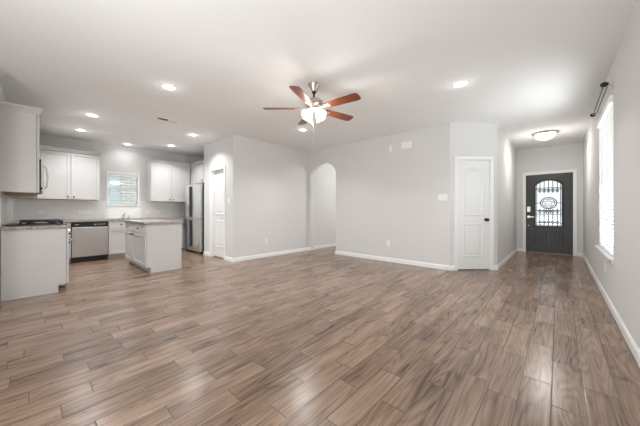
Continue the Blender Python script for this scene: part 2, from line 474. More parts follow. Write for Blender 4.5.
def interior_door(number, origin, ang, width, depth_in, knob_right, knob_m, lever=False):
    """slab in local space: x along the wall, face towards -y"""
    mx = Matrix.Translation(origin) @ Matrix.Rotation(ang, 4, 'Z')
    o = MB().box(-width / 2, width / 2, depth_in, depth_in + 0.035, 0.018, 2.03).build('door_%d' % number, M['door_white'], bevel=0.002)
    o['kind'] = 'structure'; o.matrix_world = mx
    relief(MB(), arched(width - 0.23, 1.0, 1.90, 0.085), PANEL, depth_in).build('upper_panel', M['door_white'], o)
    relief(MB(), arched(width - 0.23, 0.24, 0.86, 0.0), PANEL, depth_in).build('lower_panel', M['door_white'], o)
    s_ = 1 if knob_right else -1
    kx = s_ * (width / 2 - 0.065)
    k = MB().cyl((kx, depth_in, 0.93), (kx, depth_in - 0.008, 0.93), 0.032, seg=20)
    k.cyl((kx, depth_in - 0.008, 0.93), (kx, depth_in - 0.04, 0.93), 0.011)
    if lever: k.box(min(kx, kx - s_ * 0.10), max(kx, kx - s_ * 0.10), depth_in - 0.052, depth_in - 0.036, 0.92, 0.94)
    else: k.sphere((kx, depth_in - 0.052, 0.93), 0.029, (1, 0.8, 1))
    k.build('door_knob', knob_m, o, smooth=True)
    for z in (0.25, 1.03, 1.80):
        hx = -s_ * (width / 2 + 0.004)
        MB().cyl((hx, depth_in - 0.006, z - 0.045), (hx, depth_in - 0.006, z + 0.045), 0.007, seg=10).build('hinge', knob_m if not lever else M['nickel_pale'], o, smooth=True)
    return o, mx
def casing(name, mx, width, height, wall_t, cw=0.058, ct=0.018):
    a = width / 2 + 0.004
    b = MB()
    b.box(-a - cw, -a, -ct, 0, 0, height + 0.008 + cw).box(a, a + cw, -ct, 0, 0, height + 0.008 + cw).box(-a, a, -ct, 0, height + 0.008, height + 0.008 + cw)
    # raised outer bead
    b.box(-a - cw, -a - cw + 0.014, -ct - 0.006, -ct, 0, height + 0.008 + cw).box(a + cw - 0.014, a + cw, -ct - 0.006, -ct, 0, height + 0.008 + cw)
    b.box(-a - cw, a + cw, -ct - 0.006, -ct, height + 0.008 + cw - 0.014, height + 0.008 + cw)
    # jambs lining the opening
    b.box(-a - 0.007, -a + 0.002, 0, wall_t, 0, height + 0.008).box(a - 0.002, a + 0.007, 0, wall_t, 0, height + 0.008).box(-a - 0.007, a + 0.007, 0, wall_t, height + 0.004, height + 0.012)
    o = b.build(name, M['trim']); o.matrix_world = mx; o['kind'] = 'structure'
    return o
ang = math.atan2(dr.y, dr.x)
d1, m1 = interior_door(1, (A + dr * (LW / 2)), ang, 0.61, 0.012, True, M['bronze'])
d1['label'] = 'white two-panel closet door with a dark knob in the angled wall'
casing('trim_closet_door', m1, 0.61, 2.03, 0.1)
d2, m2 = interior_door(2, Vector(((px0 + px1) / 2, YP, 0)), 0, 0.61, 0.055, True, M['nickel'], lever=True)
d2['label'] = 'white two-panel pantry door set back beside the refrigerator'
casing('trim_pantry_door', m2, 0.61, 2.03, PT)

# spring door stop on the baseboard left of the closet door
ds = thing('door_stop', 'tiny white spring door stop on the baseboard beside the closet door', 'door stop', (AX - 0.05, YA - BT, 0.05))
MB().cyl((0, 0, 0), (0, -0.06, 0), 0.006, seg=10).build('spring', M['nickel_pale'], ds, smooth=True)
MB().cyl((0, -0.06, 0), (0, -0.075, 0), 0.010, seg=12).build('tip', M['white_plastic'], ds, smooth=True)

# ------------------------------------------------------------------ front door
fw = DX1 - DX0; fcx = (DX0 + DX1) / 2
GX0, GX1, GZ0, GZS, GZ1 = -0.252, 0.252, 0.705, 1.745, 1.865      # glass outline relative to door centre
fd = 0.045
def glass_outline(i=0.0, n=16):
    x0, x1, z0, z1, sp = GX0 + i, GX1 - i, GZ0 + i, GZ1 - i, GZS - i * 0.5
    hw_ = (x1 - x0) / 2; rs = z1 - sp; R_ = (hw_ * hw_ + rs * rs) / (2 * rs); a_ = math.asin(hw_ / R_); c_ = (x0 + x1) / 2
    return [(x0, z0), (x1, z0)] + [(c_ + R_ * sin(a_ - 2 * a_ * k / n), z1 - R_ + R_ * cos(a_ - 2 * a_ * k / n)) for k in range(n + 1)]
b = MB()
oy = 0.02                                           # slab face sits this far inside the wall face
go = glass_outline()
# slab built in pieces around the glass
b.box(-fw / 2, fw / 2, oy, oy + fd, 0.02, GZ0)
b.box(-fw / 2, GX0, oy, oy + fd, GZ0, DZ).box(GX1, fw / 2, oy, oy + fd, GZ0, DZ)
top = [(GX0, DZ)] + [p for p in go[2:]][::-1] + [(GX1, DZ)]
b.prism([(x, z) for x, z in top], (0, oy, 0), (1, 0, 0), (0, 0, 1), (0, fd, 0))
fdoor = b.build('door_3', M['door_dark']); fdoor['kind'] = 'structure'
fdoor['label'] = 'charcoal front door with an arched leaded glass window'
fdoor.location = (fcx, YD, 0)
MB().loft([[(x, oy - h_, z) for x, z in glass_outline(i)] for i, h_ in ((-0.035, 0.0), (-0.025, 0.012), (-0.008, 0.012), (0.004, 0.0))], cap=False).build('glass_moulding', M['door_dark'], fdoor)
MB().prism(glass_outline(-0.002), (0, oy + 0.018, 0), (1, 0, 0), (0, 0, 1), (0, 0.006, 0)).build('glass_pane', M['dim_privacy_glass'], fdoor)
ld = MB(); ly = oy + 0.012
gcx = (GX0 + GX1) / 2; gw = GX1 - GX0
def at_top(x):
    hw_ = gw / 2; rs = GZ1 - GZS; R_ = (hw_ * hw_ + rs * rs) / (2 * rs); return GZ1 - R_ + math.sqrt(R_ * R_ - (x - gcx) ** 2)
lr = 0.0085
for k in (-2, -1, 0, 1, 2):
    x = gcx + k * gw / 6.0
    ld.tube([(x, ly, GZ0), (x, ly, GZ0 + 0.44)], lr, 6)
    ld.tube([(x, ly, 1.55), (x, ly, at_top(x))], lr, 6)
for x in (GX0 + 0.022, GX1 - 0.022): ld.tube([(x, ly, GZ0), (x, ly, at_top(x))], lr, 6)
for z in (GZ0 + 0.022, GZ0 + 0.30, 1.64): ld.tube([(GX0, ly, z), (GX1, ly, z)], lr, 6)
# oval ring with a five-pointed star in it
oz, oa, ob = 1.29, 0.158, 0.140
ld.tube([(gcx + oa * cos(2 * pi * k / 36), ly, oz + ob * sin(2 * pi * k / 36)) for k in range(36)], 0.012, 6, True)
ld.tube([(gcx + (oa - 0.035) * cos(2 * pi * k / 36), ly, oz + (ob - 0.035) * sin(2 * pi * k / 36)) for k in range(36)], 0.008, 6, True)
st = []
for k in range(10):
    rr = (0.120 if k % 2 == 0 else 0.050); a = pi / 2 + 2 * pi * k / 10
    st.append((gcx + rr * 1.1 * cos(a), ly, oz + rr * 0.86 * sin(a)))
ld.tube(st, 0.010, 6, True)
for k in (-1.5, 1.5, -0.5, 0.5):
    x = gcx + k * gw / 6; ld.tube([(x, ly, 1.155 + 0.02), (x, ly, GZ0 + 0.30)], lr, 6) if abs(k) < 1 else None
for s_ in (-1, 1): ld.tube([(gcx + s_ * oa, ly, oz), (gcx + s_ * gw / 2, ly, oz)], lr, 6)
# rows of small diamonds and scallops
for zc in (GZ0 + 0.10, GZ0 + 0.37, 1.60):
    for k in (-2, -1, 0, 1, 2):
        x = gcx + k * gw / 6; q = 0.030
        ld.tube([(x - q, ly, zc), (x, ly, zc + q * 1.3), (x + q, ly, zc), (x, ly, zc - q * 1.3)], 0.012, 6, True)
for zc, sg in ((GZ0 + 0.06, 1), (GZ0 + 0.41, -1), (1.66, 1)):
    pts = []
    for k in range(37): pts.append((GX0 + gw * k / 36, ly, zc + sg * 0.022 * abs(sin(pi * 6 * k / 36))))
    ld.tube(pts, lr, 6)
ld.build('leading', M['lead'], fdoor)
for cx_ in (-0.155, 0.165):
    pw = 0.245
    relief(MB(), [(cx_ - pw / 2, 0.235), (cx_ + pw / 2, 0.235), (cx_ + pw / 2, 0.575), (cx_ - pw / 2, 0.575)],
           [(0, 0), (0.006, 0.016), (0.022, 0.016), (0.030, -0.016), (0.058, -0.016), (0.080, 0.006)], oy).build('lower_panel', M['door_dark'], fdoor)
lx = -fw / 2 + 0.06
MB().box(lx - 0.036, lx + 0.036, oy - 0.03, oy, 1.06, 1.20).build('deadbolt', M['nickel_pale'], fdoor, bevel=0.006)
k = MB().cyl((lx, oy, 0.93), (lx, oy - 0.008, 0.93), 0.033, seg=20).cyl((lx, oy - 0.008, 0.93), (lx, oy - 0.05, 0.93), 0.012)
k.box(lx - 0.012, lx + 0.11, oy - 0.062, oy - 0.044, 0.918, 0.942)
k.build('lever_handle', M['nickel_pale'], fdoor, smooth=True)
MB().cyl((lx, oy, 0.70), (lx, oy - 0.02, 0.70), 0.012).build('door_button', M['nickel_pale'], fdoor, smooth=True)
casing('trim_front_door', Matrix.Translation((fcx, YD, 0)), fw, DZ, 0.15, cw=0.062)
struct('trim_threshold', MB().box(DX0, DX1, YD - 0.02, YD + 0.13, 0, 0.018), M['rubber'], 'metal threshold under the front door', 'threshold')

# ------------------------------------------------------------------ right window, blind and curtain rods
def frame_box(mb, axis_x0, axis_x1, y0, y1, z0, z1, t):
    mb.box(axis_x0, axis_x1, y0, y0 + t, z0, z1).box(axis_x0, axis_x1, y1 - t, y1, z0, z1)
    mb.box(axis_x0, axis_x1, y0 + t, y1 - t, z0, z0 + t).box(axis_x0, axis_x1, y0 + t, y1 - t, z1 - t, z1); return mb
wb = frame_box(MB(), XR + 0.09, XR + 0.15, WY0, WY1, WZ0, WZ1, 0.045)
wb.box(XR + 0.10, XR + 0.14, WY0 + 0.045, WY1 - 0.045, (WZ0 + WZ1) / 2 - 0.02, (WZ0 + WZ1) / 2 + 0.02)
win1 = struct('window_1', wb, M['trim'], 'tall white framed window in the right wall', 'window')
MB().box(XR + 0.118, XR + 0.122, WY0 + 0.045, WY1 - 0.045, WZ0 + 0.045, WZ1 - 0.045).build('window_pane', M['glass'], win1)
struct('trim_window_sill', MB().box(XR - 0.045, XR + 0.09, WY0 - 0.03, WY1 + 0.03, WZ0 - 0.025, WZ0), M['trim'], 'white sill of the tall right window', 'window sill', bevel=0.004)
struct('trim_window_apron', MB().box(XR - 0.014, XR, WY0 - 0.01, WY1 + 0.01, WZ0 - 0.075, WZ0 - 0.025), M['trim'])
bl = thing('window_blind', 'white closed slat blind covering the tall right window', 'blind', (XR, (WY0 + WY1) / 2, WZ0))
hwb = (WY1 - WY0) / 2 - 0.008
MB().box(-0.030, 0.045, -hwb, hwb, WZ1 - WZ0 - 0.085, WZ1 - WZ0 - 0.005).build('valance', M['white_plastic'], bl, bevel=0.003)
sl = MB(); nsl = 40; zt = WZ1 - WZ0 - 0.10
for k in range(nsl):
    z = 0.055 + (zt - 0.055) * k / (nsl - 1)
    sl.box(-0.025, 0.025, -hwb, hwb, -0.0014, 0.0014, Matrix.Translation((0.012, 0, z)) @ Matrix.Rotation(radians(52), 4, 'Y'))
sl.build('slats', M['blind'], bl)
MB().box(-0.012, 0.037, -hwb, hwb, 0.008, 0.028).build('bottom_rail', M['white_plastic'], bl, bevel=0.003)
cd = MB()
for y in (-0.45, 0.0, 0.45): cd.cyl((-0.016, y, 0.02), (-0.016, y, zt), 0.0018, seg=6)
cd.build('ladder_cord', M['white_plastic'], bl)
cr = thing('curtain_rod', 'double curtain rod with dark oval finials above the right window', 'curtain rod', (XR, 4.18, 2.465))
RL = 1.20
MB().cyl((-0.072, 0, 0), (-0.072, RL, 0), 0.0075, seg=12).build('front_rod', M['rod'], cr, smooth=True)
MB().cyl((-0.038, 0, 0.012), (-0.038, RL, 0.012), 0.006, seg=12).build('back_rod', M['rod'], cr, smooth=True)
for y in (-0.012, RL + 0.012):
    MB().sphere((-0.072, y, 0), 0.034, (0.95, 0.8, 0.8)).build('finial', M['bronze'], cr, smooth=True)
for y in (0.03, RL - 0.03):
    MB().box(-0.076, 0, y - 0.006, y + 0.006, -0.012, -0.006).box(-0.006, 0, y - 0.015, y + 0.015, -0.05, 0.03).box(-0.042, 0, y - 0.005, y + 0.005, 0.002, 0.008).build('bracket', M['nickel_pale'], cr)

# ------------------------------------------------------------------ kitchen window
wb = frame_box(MB(), XK - 0.12, XK - 0.07, KY0, KY1, KZ0, KZ1, 0.035)
wb.box(XK - 0.11, XK - 0.07, KY0 + 0.035, KY1 - 0.035, 1.61, 1.655)
win2 = struct('window_2', wb, M['trim'], 'small white kitchen window above the sink', 'window')
MB().box(XK - 0.10, XK - 0.096, KY0 + 0.035, KY1 - 0.035, KZ0 + 0.035, KZ1 - 0.035).build('window_pane', M['dim_window_glass'], win2)
wb = frame_box(MB(), XK, XK + 0.016, KY0 - 0.03, KY1 + 0.03, KZ0 - 0.03, KZ1 + 0.03, 0.03)
wb.box(XK - 0.07, XK + 0.03, KY0 - 0.03, KY1 + 0.03, KZ0 - 0.02, KZ0)
struct('trim_kitchen_window', wb, M['trim'])
kb = thing('window_blind', 'white blind with open slats on the small kitchen window', 'blind', (XK - 0.03, (KY0 + KY1) / 2, KZ0))
hk = (KY1 - KY0) / 2 - 0.006
MB().box(-0.03, 0.03, -hk, hk, KZ1 - KZ0 - 0.055, KZ1 - KZ0 - 0.004).build('valance', M['white_plastic'], kb)
sl = MB()
for k in range(18):
    z = 0.05 + (KZ1 - KZ0 - 0.13) * k / 17
    sl.box(-0.023, 0.023, -hk, hk, -0.0012, 0.0012, Matrix.Translation((0, 0, z)) @ Matrix.Rotation(radians(-6), 4, 'Y'))
sl.build('slats', M['blind'], kb)
MB().box(-0.02, 0.02, -hk, hk, 0.004, 0.022).build('bottom_rail', M['white_plastic'], kb)

# neighbouring house seen through the kitchen window
nb = thing('house', 'neighbouring house with pale siding and brick seen through the kitchen window', 'house', (-12.3, 2.4, -0.1))
MB().box(-0.3, 0, -4.5, -0.10, 0, 2.75).build('siding_wall', M['siding'], nb)
MB().box(-0.3, 0.06, -0.10, 3.5, 0, 2.75).build('brick_wall', M['brick'], nb)
MB().prism([(-0.6, 2.75), (0.45, 2.75), (0.45, 2.90), (-0.6, 3.5)], (0, -4.8, 0), (1, 0, 0), (0, 0, 1), (0, 8.6, 0)).build('eave', M['trim'], nb)
struct('ground', MB().box(-16, -8.45, -4, 8, -0.3, -0.1), M['porch'], 'pale ground outside the kitchen window', 'ground')

# ------------------------------------------------------------------ kitchen cabinets
# local frame: front face towards -y at y = 0, width along +x from 0, depth towards +y
def cab_front(parent, name, x0, x1, z0, z1, knob=None, shaker=True, y=-0.002):
    b = MB()
    if shaker:
        f = 0.055
        b.box(x0, x0 + f, y - 0.020, y, z0, z1).box(x1 - f, x1, y - 0.020, y, z0, z1)
        b.box(x0 + f, x1 - f, y - 0.020, y, z0, z0 + f).box(x0 + f, x1 - f, y - 0.020, y, z1 - f, z1)
        b.box(x0 + f, x1 - f, y - 0.007, y, z0 + f, z1 - f)
    else: b.box(x0, x1, y - 0.020, y, z0, z1)
    o = b.build(name, M['cabinet'], parent, bevel=0.002)
    if knob:
        kx, kz = knob
        MB().cyl((kx, y - 0.02, kz), (kx, y - 0.036, kz), 0.006, seg=10).sphere((kx, y - 0.040, kz), 0.016, (1, 0.7, 1), 12, 8).build('knob', M['bronze'], o, smooth=True)
    return o
def crown(parent, x0, x1, depth, z, left, right):
    b = MB()
    pr = [(0, 0), (0.012, 0), (0.045, 0.055), (0.045, 0.07), (0, 0.07)]
    xa = x0 - (0.045 if left else 0); xb = x1 + (0.045 if right else 0)
    for h0, h1, o_ in ((0, 0.022, 0.008), (0.022, 0.045, 0.018), (0.045, 0.078, 0.030)):
        b.box(x0 - (o_ if left else 0), x1 + (o_ if right else 0), -0.02 - o_, depth, z + h0, z + h1)
    b.build('crown_moulding', M['cabinet'], parent)
def base_cabinet(label, loc, rz, w_, d_=0.59, cols=((0, 1),), drawers=True, knobs=True, left_panel=False, group=None):
    t = thing('base_cabinet', label, 'cabinet', loc, rz, group)
    b = MB().box(0, w_, 0.002, d_, 0.10, CT - 0.04)
    b.build('carcass', M['cabinet'], t)
    MB().box(0, w_, 0.08, d_, 0.0, 0.10).build('toe_kick', M['cabinet'], t)
    n = len(cols)
    for i, (a_, b_, hinge) in enumerate(cols):
        if drawers:
            cab_front(t, 'drawer', a_ + 0.004, b_ - 0.004, 0.700, CT - 0.050, ((a_ + b_) / 2, 0.775) if knobs else None, shaker=False)
            zt_ = 0.69
        else: zt_ = CT - 0.055
        kx = (b_ - 0.04) if hinge == 'l' else (a_ + 0.04)
        cab_front(t, 'door', a_ + 0.004, b_ - 0.004, 0.110, zt_, (kx, zt_ - 0.05) if knobs else None)
    return t
def wall_cabinet(label, loc, rz, w_, d_, z0, z1, cols, left=False, right=False, cat='cabinet', under='wood_under'):
    t = thing('wall_cabinet', label, cat, loc, rz)
    MB().box(0, w_, 0.002, d_, z0, z1).build('carcass', M['cabinet'], t)
    MB().box(0.018, w_ - 0.018, 0.02, d_ - 0.005, z0 - 0.004, z0).build('bottom_panel', M[under], t)
    for a_, b_, kx in cols:
        cab_front(t, 'door', a_ + 0.004, b_ - 0.004, z0 + 0.006, z1 - 0.008, (kx, z0 + 0.06) if kx is not None else None)
    crown(t, 0, w_, d_, z1, left, right)
    return t

UZ0, UZ1 = 1.335, 2.345
XB = -7.50                                          # face of the back run carcasses
YB_ = 0.335                                         # face of the left run carcasses
# left run (faces +y, local x runs towards -x)
nb_ = base_cabinet('narrow grey base cabinet with the broad end panel at far left, nearest the camera', (-5.0, YB_, 0), pi, 0.285, YB_ - YL - 0.01, [(0.0, 0.285, 'l')])
base_cabinet('grey base cabinet in the kitchen corner hidden beyond the range', (-6.055, YB_, 0), pi, 1.40, YB_ - YL - 0.01, [(0.0, 0.45, 'l'), (0.45, 0.9, 'r')])
# back run (faces +x, local x runs towards +y)
DW0, DW1 = 0.572, 1.180
t = base_cabinet('narrow grey filler cabinet between corner and dishwasher', (XB, YB_ + 0.03, 0), pi / 2, DW0 - YB_ - 0.034, 0.59, [])
base_cabinet('grey sink base cabinet with false drawer fronts right of the dishwasher', (XB, DW1 + 0.004, 0), pi / 2, 0.90, 0.59, [(0, 0.45, 'l'), (0.45, 0.90, 'r')])
base_cabinet('grey base cabinet behind the island beside the refrigerator', (XB, DW1 + 0.91, 0), pi / 2, 0.66, 0.59, [(0, 0.33, 'l'), (0.33, 0.66, 'r')])
# island (faces -y)
IX0, IX1, IY0, IY1 = -6.76, -5.305, 1.362, 1.93
isl = thing('kitchen_island', 'grey kitchen island with granite top in the middle of the kitchen floor', 'kitchen island', (IX0, IY0, 0))
IW = IX1 - IX0; ID = IY1 - IY0
MB().box(0, IW - 0.02, 0.012, ID, 0.10, CT - 0.04).build('carcass', M['cabinet'], isl)
MB().box(0.0, IW - 0.02, 0.06, ID, 0, 0.10).build('toe_kick', M['cabinet'], isl)
MB().prism([(0.0, 0.10), (0.06, 0.10), (0.06, 0.0), (ID, 0.0), (ID, CT - 0.04), (0.0, CT - 0.04)], (IW - 0.02, 0, 0), (0, 1, 0), (0, 0, 1), (0.02, 0, 0)).build('end_panel', M['cabinet'], isl)
ixs = -6.13 - IX0
for a_, b_, kx in ((0.0, ixs, ixs - 0.07), (ixs, IW, ixs + 0.07)):
    cab_front(isl, 'drawer', a_ + 0.004, b_ - 0.006, 0.698, CT - 0.050, ((a_ + b_) / 2, 0.775), shaker=False)
    cab_front(isl, 'door', a_ + 0.004, b_ - 0.006, 0.110, 0.688, (kx, 0.645))
MB().box(-0.03, IW + 0.03, -0.045, ID + 0.03, CT - 0.04, CT).build('countertop', M['granite'], isl, bevel=0.004)

# counters
ct = MB().box(-5.285, -4.985, YL + 0.01, YB_ + 0.035, CT - 0.04, CT)
tag(ct.build('countertop', M['granite'], bevel=0.004), 'granite counter end between the range and the near end panel', 'countertop')
SY0, SY1, SX0, SX1 = 1.27, 1.90, -8.0, -7.58
ct = MB()
yE = DW1 + 0.91 + 0.66
ct.box(XK + 0.01, -7.465, YL + 0.01, SY0, CT - 0.04, CT).box(XK + 0.01, -7.465, SY1, yE + 0.02, CT - 0.04, CT)
ct.box(XK + 0.01, SX0, SY0, SY1, CT - 0.04, CT).box(SX1, -7.465, SY0, SY1, CT - 0.04, CT)
ct.box(-7.465, -6.058, YL + 0.01, YB_ + 0.035, CT - 0.04, CT)
tag(ct.build('countertop', M['granite']), 'long granite counter along the back wall under the kitchen window', 'countertop')
sk = MB().box(SX0 - 0.01, SX1 + 0.01, SY0 - 0.01, SY1 + 0.01, CT - 0.24, CT - 0.235)
for x in (SX0 - 0.008, SX1): sk.box(x, x + 0.008, SY0 - 0.008, SY1 + 0.008, CT - 0.235, CT - 0.041)
for y in (SY0 - 0.008, SY1): sk.box(SX0, SX1, y, y + 0.008, CT - 0.235, CT - 0.041)
sk_o = thing('kitchen_sink', 'stainless steel sink basin set in the back counter below the window', 'sink', (0, 0, 0))
sk.build('basin', M['steel'], sk_o)
MB().cyl((-7.79, 1.585, CT - 0.235), (-7.79, 1.585, CT - 0.23), 0.04).build('drain', M['chrome'], sk_o, smooth=True)
fa = thing('faucet', 'chrome kitchen faucet on the back counter below the window', 'faucet', (-8.035, 1.565, CT))
MB().lathe([(0, 0), (0.030, 0), (0.030, 0.012), (0.022, 0.02), (0.020, 0.085), (0.016, 0.10), (0, 0.10)]).build('body', M['chrome'], fa, smooth=True)
MB().tube([(0, 0, 0.07), (0.05, 0, 0.115), (0.11, 0, 0.135), (0.17, 0, 0.125), (0.19, 0, 0.09)], 0.012, 10).build('spout', M['chrome'], fa, smooth=True)
MB().tube([(0, 0, 0.098), (0.0, 0.012, 0.13), (-0.006, 0.03, 0.165)], 0.008, 8).build('lever', M['chrome'], fa, smooth=True)
sp = thing('soap_dispenser', 'small chrome soap dispenser right of the kitchen faucet', 'soap dispenser', (-8.035, 1.665, CT))
MB().lathe([(0, 0), (0.022, 0), (0.022, 0.008), (0.014, 0.014), (0.013, 0.06), (0, 0.06)]).build('body', M['chrome'], sp, smooth=True)
MB().tube([(0, 0, 0.06), (0, 0, 0.085), (0.02, 0, 0.092), (0.06, 0, 0.085)], 0.007, 8).build('nozzle', M['chrome'], sp, smooth=True)

# wall cabinets
YU = 0.058                                          # face of the left run wall cabinets
wall_cabinet('grey wall cabinet at upper left, nearest the camera, showing its tall side panel', (-5.0, YU, 0), pi, 0.285, YU - YL - 0.002, UZ0, UZ1, [(0.0, 0.285, 0.045)], left=True)
wall_cabinet('short grey wall cabinet over the microwave', (-5.2865, YU, 0), pi, 0.765, YU - YL - 0.002, 1.78, UZ1, [(0, 0.3825, 0.34), (0.3825, 0.765, 0.425)])
wall_cabinet('grey corner wall cabinet hidden beyond the microwave', (-6.053, YU, 0), pi, -6.053 - XK - 0.33, YU - YL - 0.002, UZ0, UZ1, [(0, 0.6, 0.56), (0.6, 1.2, 0.64)])
XU = XK + 0.325
wall_cabinet('grey double wall cabinet left of the kitchen window, above the dishwasher', (XU, 0.095, 0), pi / 2, 0.975, 0.323, UZ0, UZ1, [(0, 0.492, 0.445), (0.492, 0.975, 0.54)], right=True)
wall_cabinet('grey double wall cabinet right of the kitchen window', (XU, 2.075, 0), pi / 2, 1.005, 0.323, UZ0, UZ1, [(0.01, 0.497, 0.45), (0.497, 0.985, 0.545)], left=True)
wall_cabinet('grey wall cabinet high above the refrigerator', (XU + 0.005, 3.105, 0), 0, XQ - XU - 0.010, YF - 3.105 - 0.002, 1.84, UZ1, [(0.0, 0.29, None), (0.29, 0.77, 0.73), (0.77, 1.24, 0.81)], under='cabinet')

# ------------------------------------------------------------------ appliances
# dishwasher (faces +x)
dw = thing('dishwasher', 'stainless dishwasher with black control strip in the back counter run', 'dishwasher', (XB, DW0 + 0.003, 0), pi / 2)
dww = DW1 - DW0 - 0.006
MB().box(0, dww, 0.02, 0.57, 0.02, CT - 0.045).build('tub', M['black'], dw)
MB().box(0.004, dww - 0.004, -0.03, 0.02, 0.115, 0.745).build('door', M['steel'], dw, bevel=0.008)
cp = MB().box(0.004, dww - 0.004, -0.026, 0.02, 0.75, CT - 0.05).build('control_panel', M['black'], dw, bevel=0.004)
for x, ww in ((0.06, 0.03), (0.10, 0.012), (0.36, 0.03), (0.41, 0.02), (0.45, 0.03), (0.50, 0.02), (0.53, 0.02)):
    MB().box(x, x + ww, -0.0272, -0.0255, 0.795, 0.805).build('control_mark', M['white_plastic'], cp)
MB().box(0.004, dww - 0.004, 0.03, 0.08, 0, 0.11).build('toe_panel', M['black'], dw)
# gas range (faces +y)
rg = thing('gas_range', 'gas range with black grates between the counter sections at left', 'range', (-5.2885, YB_, 0), pi)
RW = 0.764
MB().box(0, RW, 0, YB_ - YL - 0.02, 0.02, CT - 0.01).build('body', M['steel'], rg)
od = MB().box(0.004, RW - 0.004, -0.035, 0, 0.19, 0.72).build('oven_door', M['steel'], rg, bevel=0.005)
MB().box(0.12, RW - 0.12, -0.037, -0.034, 0.32, 0.60).build('oven_glass', M['black'], od)
MB().cyl((0.05, -0.08, 0.675), (RW - 0.05, -0.08, 0.675), 0.011, seg=14).cyl((0.09, -0.035, 0.675), (0.09, -0.08, 0.675), 0.008).cyl((RW - 0.09, -0.035, 0.675), (RW - 0.09, -0.08, 0.675), 0.008).build('oven_handle', M['chrome'], od, smooth=True)
MB().box(0.004, RW - 0.004, -0.03, 0, 0.04, 0.18).build('warming_drawer', M['steel'], rg, bevel=0.005)
fp = MB().box(0.0, RW, -0.03, 0, 0.735, CT - 0.01).build('front_panel', M['steel'], rg, bevel=0.004)
for k in range(5):
    x = 0.09 + k * (RW - 0.18) / 4
    MB().cyl((x, -0.03, 0.80), (x, -0.065, 0.80), 0.022, 0.019, 16).build('burner_knob', M['chrome'], fp, smooth=True)
MB().box(0.0, RW, -0.03, YB_ - YL - 0.035, CT - 0.01, CT + 0.012).build('cooktop', M['black'], rg, bevel=0.004)
for k in range(3):
    x0 = 0.012 + k * 0.248; x1 = x0 + 0.242
    gr = MB(); z0, z1 = CT + 0.042, CT + 0.060; y0, y1 = 0.015, 0.43
    for x in (x0, x1 - 0.012, (x0 + x1) / 2 - 0.006): gr.box(x, x + 0.012, y0, y1, z0, z1)
    for y in (y0, y1 - 0.012, y0 + 0.10, y0 + 0.20, y0 + 0.31): gr.box(x0, x1, y, y + 0.012, z0, z1)
    for x in (x0, x1 - 0.012):
        for y in (y0, y1 - 0.012): gr.box(x, x + 0.012, y, y + 0.012, CT + 0.012, z0)
    gr.build('burner_grate', M['iron'], rg)
for x in (0.14, 0.38, 0.62):
    for y in (0.11, 0.33):
        MB().lathe([(0, 0), (0.048, 0), (0.045, 0.012), (0.032, 0.014), (0.030, 0.022), (0, 0.022)], (x, y, CT + 0.012), seg=18).build('burner', M['iron'], rg, smooth=True)
# microwave over the range (faces +y)
mw = thing('microwave', 'black and steel microwave hung above the range at left', 'microwave', (-5.2885, 0.098, 0), pi)
MWZ0, MWZ1 = 1.352, 1.775
MB().box(0, 0.762, 0, 0.098 - YL - 0.004, MWZ0, MWZ1).build('body', M['black'], mw)
md = MB().box(0.0, 0.59, -0.028, 0, MWZ0 + 0.004, MWZ1 - 0.004).build('door', M['steel'], mw, bevel=0.004)
MB().box(0.05, 0.54, -0.030, -0.027, MWZ0 + 0.07, MWZ1 - 0.06).build('door_glass', M['black'], md)
hp = [(0.03, -0.028, MWZ0 + 0.05), (0.03, -0.055, MWZ0 + 0.08), (0.03, -0.068, (MWZ0 + MWZ1) / 2), (0.03, -0.055, MWZ1 - 0.08), (0.03, -0.028, MWZ1 - 0.05)]
MB().tube(hp, 0.010, 10).build('handle', M['chrome'], md, smooth=True)
MB().box(0.592, 0.762, -0.026, 0, MWZ0 + 0.004, MWZ1 - 0.004).build('control_panel', M['black'], mw, bevel=0.004)

# refrigerator (faces -y)
FX0, FX1, FY = -7.545, -6.615, 2.905
fr = thing('refrigerator', 'stainless refrigerator with black side standing between counter and pantry wall', 'refrigerator', (FX0, FY, 0))
FW = FX1 - FX0
MB().box(0, FW, 0, 0.68, 0.03, 1.765).build('cabinet_body', M['black_side'], fr, bevel=0.004)
def fridge_door(x0, x1, z0, z1):
    n = 10; q = []
    for k in range(n + 1):
        x = x0 + (x1 - x0) * k / n; s_ = 2 * x / FW - 1
        q.append((x, -0.055 - 0.035 * (1 - s_ * s_)))
    return MB().prism([(x1, 0.0), (x0, 0.0)] + q, (0, 0, z0), (1, 0, 0), (0, 1, 0), (0, 0, z1 - z0)).build('door', M['fridge_steel'], fr, smooth=True)
mid = FW / 2; sz = 0.885
doors = [fridge_door(0.0, mid - 0.006, sz + 0.005, 1.775), fridge_door(mid + 0.006, FW, sz + 0.005, 1.775),
         fridge_door(0.0, mid - 0.006, 0.065, sz - 0.005), fridge_door(mid + 0.006, FW, 0.065, sz - 0.005)]
for d_, s_, z0, z1 in ((doors[0], -1, 0.93, 1.72), (doors[1], 1, 0.93, 1.72), (doors[2], -1, 0.16, 0.85), (doors[3], 1, 0.16, 0.85)):
    x = mid + s_ * 0.021
    MB().box(x - 0.014, x + 0.014, -0.128, -0.104, z0, z1).box(x - 0.012, x + 0.012, -0.106, -0.084, z0 + 0.01, z1 - 0.01).build('handle', M['black_side'], d_, bevel=0.004)
MB().box(0.20, 0.29, -0.094, -0.075, 1.26, 1.41).build('notice_sticker', M['cabinet'], doors[0])
MB().box(0.01, FW - 0.01, -0.04, 0.1, 0.005, 0.058).build('base_grille', M['black_side'], fr)
for x in (0.06, FW - 0.06):
    for y in (0.06, 0.6): MB().cyl((x, y, 0), (x, y, 0.03), 0.02).build('foot', M['black'], fr)

